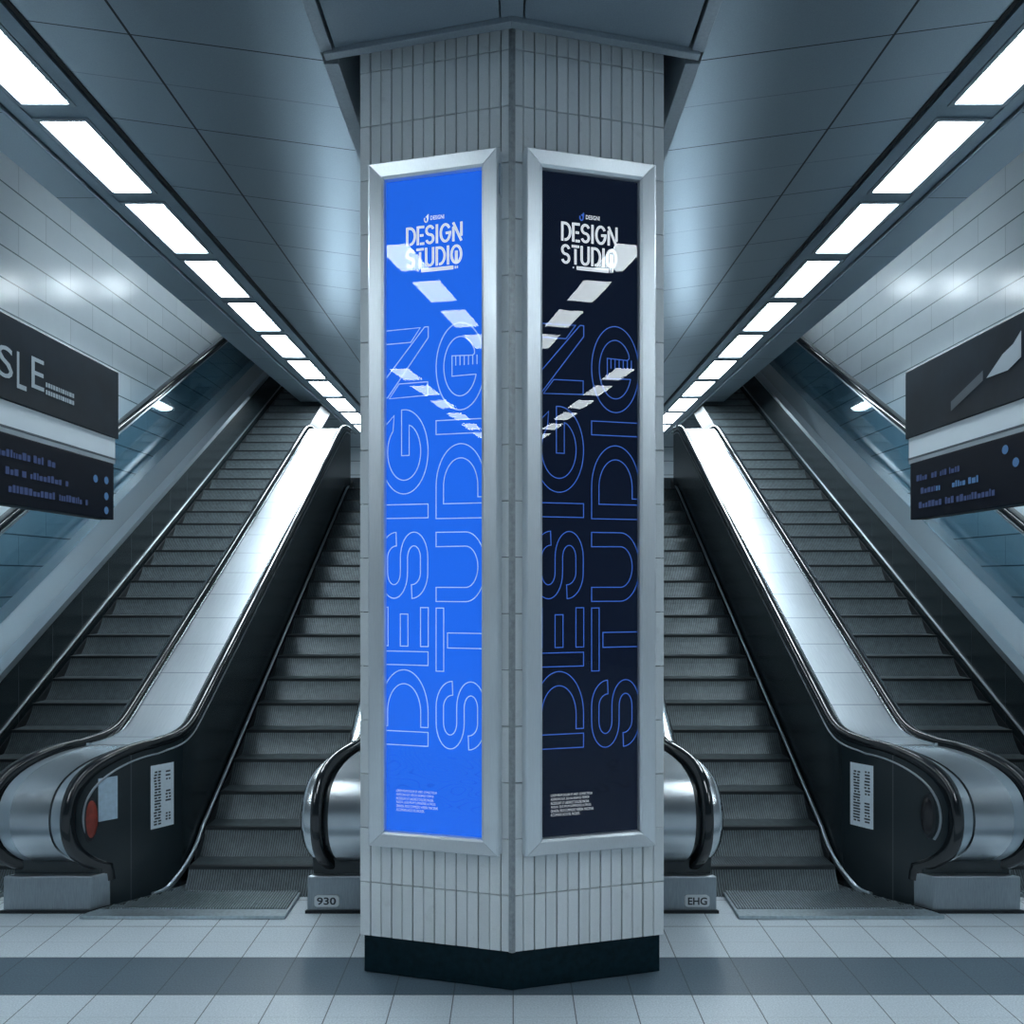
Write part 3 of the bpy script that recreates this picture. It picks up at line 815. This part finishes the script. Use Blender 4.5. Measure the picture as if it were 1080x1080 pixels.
for sx in (-1, 1):
    P = SIDE[sx]
    # divider between the two escalators
    t, W, blk = balustrade(sx, 1.58, 1.97, off_d, .31, 'escalator_balustrade',
        ('steel-topped balustrade with a red oval button, between two escalators beside the blue poster', 'steel-topped balustrade with a dark oval button, between two escalators beside the navy poster')[sx > 0], False, 'balustrades')
    sp = [c for c in t.children if c.name.startswith('side_panel')][0]
    sticker(W, sp, .004, 3.845, 3.933, .315, .615, M['sticker'], sx, ([(.10, .42, [(.05, .92)]), (.60, .86, [(.10, .24), (.40, .60), (.74, .92)])] if sx < 0 else [(.10, .36, [(.08, .42), (.52, .92)]), (.52, .85, [(.08, .90)])]), 'notice_sticker')
    if sx < 0:
        sticker(W, sp, .004, 3.682, 3.738, .40, .595, M['sticker_blue'], sx, [], 'blue_notice')
        oval_lens(W, sp, .002, 3.655, .42, .018, .085, M['red'], sx, 'red_button')
    else:
        oval_lens(W, sp, .002, 3.672, .43, .018, .085, M['dark_lens'], sx, 'dark_button')
    # balustrade next to the column
    t, W, blk = balustrade(sx, .79, .40, off_i, 0, 'escalator_balustrade', 'rounded steel balustrade with number plate, half behind the column, beside ' + P, True, 'balustrades', 7.9, .078)
    plate(W, blk, .035, .145, .030, .082, '930' if sx < 0 else 'EHG', sx)
    # outer balustrade with glass, along the wall
    y0, y1 = 3.75, 11.6
    t = thing('escalator_balustrade', 'black balustrade with tinted glass along the tiled wall beyond ' + P, 'escalator balustrade', (sx * 3.1, y0, 0), 'balustrades')
    ys = [y0 + (y1 - y0) * k / 40 for k in range(41)]
    nz = lambda y: .02 + SLOPE * softplus(y - 3.75, .08)
    top = lambda y: nz(y) + .36
    lo = lambda y: max(.003, nz(y) - .6)
    b = MB(); b.loft([[(sx * 2.94, y, lo(y)), (sx * 2.94, y, top(y)), (sx * 3.30, y, top(y)), (sx * 3.30, y, lo(y))] for y in ys]); b.build('side_panel', M['panel'], t, smooth=30)
    b = MB(); b.loft([[(sx * 2.930, y, top(y) - .015), (sx * 2.930, y, top(y) + .03), (sx * 3.0, y, top(y) + .045), (sx * 3.0, y, top(y) + .001)] for y in ys]); b.build('deck', M['grey_trim'], t, smooth=30)
    b = MB(); b.loft([[(sx * 3.0, y, top(y) + .001), (sx * 3.0, y, top(y) + .02), (sx * 3.28, y, top(y) + .06), (sx * 3.28, y, top(y) + .001)] for y in ys]); b.build('ledge', M['base'], t, smooth=30)
    b = MB(); b.loft([[(sx * 3.19, y, top(y) + .055), (sx * 3.19, y, nz(y) + 1.0), (sx * 3.202, y, nz(y) + 1.0), (sx * 3.202, y, top(y) + .055)] for y in ys]); b.build('glass_pane', M['tint'], t, smooth=30)
    b = MB(); sweep(b, [(sx * 3.196, y, nz(y) + 1.03) for y in ys], rrect(.075, .06, .02, 3)); b.build('handrail', M['rubber'], t, smooth=40)
    b = MB(); sweep(b, [(sx * 3.19, y, nz(y) + .985) for y in ys], rrect(.03, .02, .004, 1)); b.build('glass_rail', M['grey_trim'], t, smooth=40)
    b = MB(); sweep(b, [(sx * 2.936, y, nz(y) + .05) for y in ys], rrect(.014, .014, .004, 1)); b.build('skirt_trim', M['base'], t, smooth=40)
    # escalators
    escalator(sx, .828, 1.562, 19, 'inner escalator climbing behind the column beside ' + P, 'inner', off_d, off_i, 1.0)
    escalator(sx, 2.31, 2.93, 32, 'outer escalator climbing along the tiled wall beyond ' + P, 'outer', lambda y: 0.0, off_i, 2.40)
    b = MB(); b.box(sx * .36, sx * 2.28, 8.02, 13.19, 2.15, 2.49); struct(b.build('floor_landing', M['asphalt']))
    b = MB(); b.box(sx * 2.30, sx * 3.59, 11.75, 13.19, 4.2, 4.5); struct(b.build('floor_upper_landing', M['asphalt']))

# ------------------------------------------------------------------ hanging signs
for sx in (-1, 1):
    XS = 2.30; ye = 4.77
    t = thing('hanging_sign', ('dark two-part hanging sign with white letters over a text screen, beside the blue poster', 'dark two-part hanging sign with a white symbol over a text screen, beside the navy poster')[sx > 0], 'sign', (sx * 2.34, 3.4, 1.84), 'hanging signs')
    F = lambda y, z, d=.002: (sx * (XS - d), y, z)
    b = MB(); b.box(sx * XS, sx * (XS + .09), 2.35, ye, 2.312, 2.705); up = b.build('sign_panel', M['sign'], t, bevel=.005)
    b = MB(); b.box(sx * (XS + .006), sx * (XS + .085), 2.36, ye - .03, 2.163, 2.312); b.build('fascia', M['fascia'], t, bevel=.003)
    b = MB(); b.box(sx * (XS + .001), sx * (XS + .006), 2.36, ye - .03, 2.186, 2.196); b.build('fascia_groove', M['sign_edge'], t)
    b = MB(); b.box(sx * XS, sx * (XS + .09), 2.35, ye - .06, 1.838, 2.163); lw = b.build('display_screen', M['screen'], t, bevel=.004)
    for y in (2.55, 3.25):
        b = MB(); b.prism([(sx * 2.345 + .011 * math.cos(a * PI / 6), y + .011 * math.sin(a * PI / 6)) for a in range(12)], 2.705, ZT); b.build('hanger_rod', M['sign_edge'], t, smooth=40)
    b = MB(); bars = MB()
    if sx < 0:
        for ch, ya, yb, za, zb in (('S', 3.64, 3.755, 2.41, 2.555), ('L', 3.785, 3.86, 2.385, 2.555), ('E', 3.90, 4.005, 2.415, 2.565)):
            fit_text(b, ch, ya, yb, za, zb, lambda y, z: F(y, z))
        rnd = random.Random(3); y = 4.02
        while y < 4.27:
            w = rnd.uniform(.010, .026)
            for z0 in (2.408, 2.445): bars.add([F(y, z0), F(y + w, z0), F(y + w, z0 + .022), F(y, z0 + .022)], [(0, 1, 2, 3)])
            y += w + .005
    else:
        pts = [(3.95, 2.47), (3.82, 2.55), (3.74, 2.575), (3.68, 2.62), (3.68, 2.50), (3.78, 2.465)]
        b.add([F(*q) for q in pts], [tuple(range(6))])
        bars.add([F(3.98, 2.465), F(4.27, 2.375), F(4.27, 2.425), F(3.98, 2.515)], [(0, 1, 2, 3)])
    b.build('lettering', M['sign_ink'], up, recalc=False)
    bars.build('small_lettering', M['sign_ink'] if sx < 0 else M['sign_edge'], up, recalc=False)
    rnd = random.Random(11)
    hot = MB()
    rows = [(2.055, 2.46, 4.10), (1.975, 2.50, 4.20), (1.895, 2.40, 4.42)] if sx < 0 else [(2.05, 4.16, 4.62), (1.975, 4.02, 4.60), (1.895, 3.86, 4.58)]
    for r, (z, a, c) in enumerate(rows):
        y = a; led = MB()
        while y < c:
            w = rnd.uniform(.012, .034); h = rnd.uniform(.022, .036)
            tgt = hot if (sx > 0 and r == 1 and 4.0 < y < 4.42) else led
            if rnd.random() < .84: tgt.add([F(y, z), F(y + w, z), F(y + w, z + h), F(y, z + h)], [(0, 1, 2, 3)])
            y += w + .006
        led.build('text_row', M['led'], lw, recalc=False)
    if sx < 0:
        for y, z in ((4.50, 2.05), (4.62, 2.055), (4.62, 1.965), (4.62, 1.885)):
            hot.add([F(y + .025 * math.cos(a * PI / 6), z + .022 * math.sin(a * PI / 6)) for a in range(12)], [tuple(range(12))])
    else:
        for y, z in ((3.80, 2.10), (3.72, 2.03)):
            hot.add([F(y + .025 * math.cos(a * PI / 6), z + .022 * math.sin(a * PI / 6)) for a in range(12)], [tuple(range(12))])
    hot.build('bright_lettering', M['led_bright'], lw, recalc=False)

# ------------------------------------------------------------------ world, camera, output look
w = bpy.data.worlds.new('World'); SC.world = w; w.use_nodes = True
w.node_tree.nodes['Background'].inputs[0].default_value = C(.3, .42, .52); w.node_tree.nodes['Background'].inputs[1].default_value = .05
cam = bpy.data.cameras.new('Camera'); co = bpy.data.objects.new('Camera', cam); COL.objects.link(co)
co.location = (0, 0, 1.5); co.rotation_euler = (PI / 2, 0, 0)
cam.sensor_width = 36; cam.lens = 36 * 860 / 1080; cam.shift_y = 70 / 1080; cam.clip_start = .05
SC.camera = co
SC.view_settings.view_transform = 'Standard'; SC.view_settings.look = 'None'
SC.view_settings.exposure = 0.12; SC.view_settings.gamma = 1.0; SC.view_settings.use_curve_mapping = False
SC.cycles.use_denoising = True
SC.cycles.max_bounces = 8
SC.cycles.sample_clamp_indirect = 6
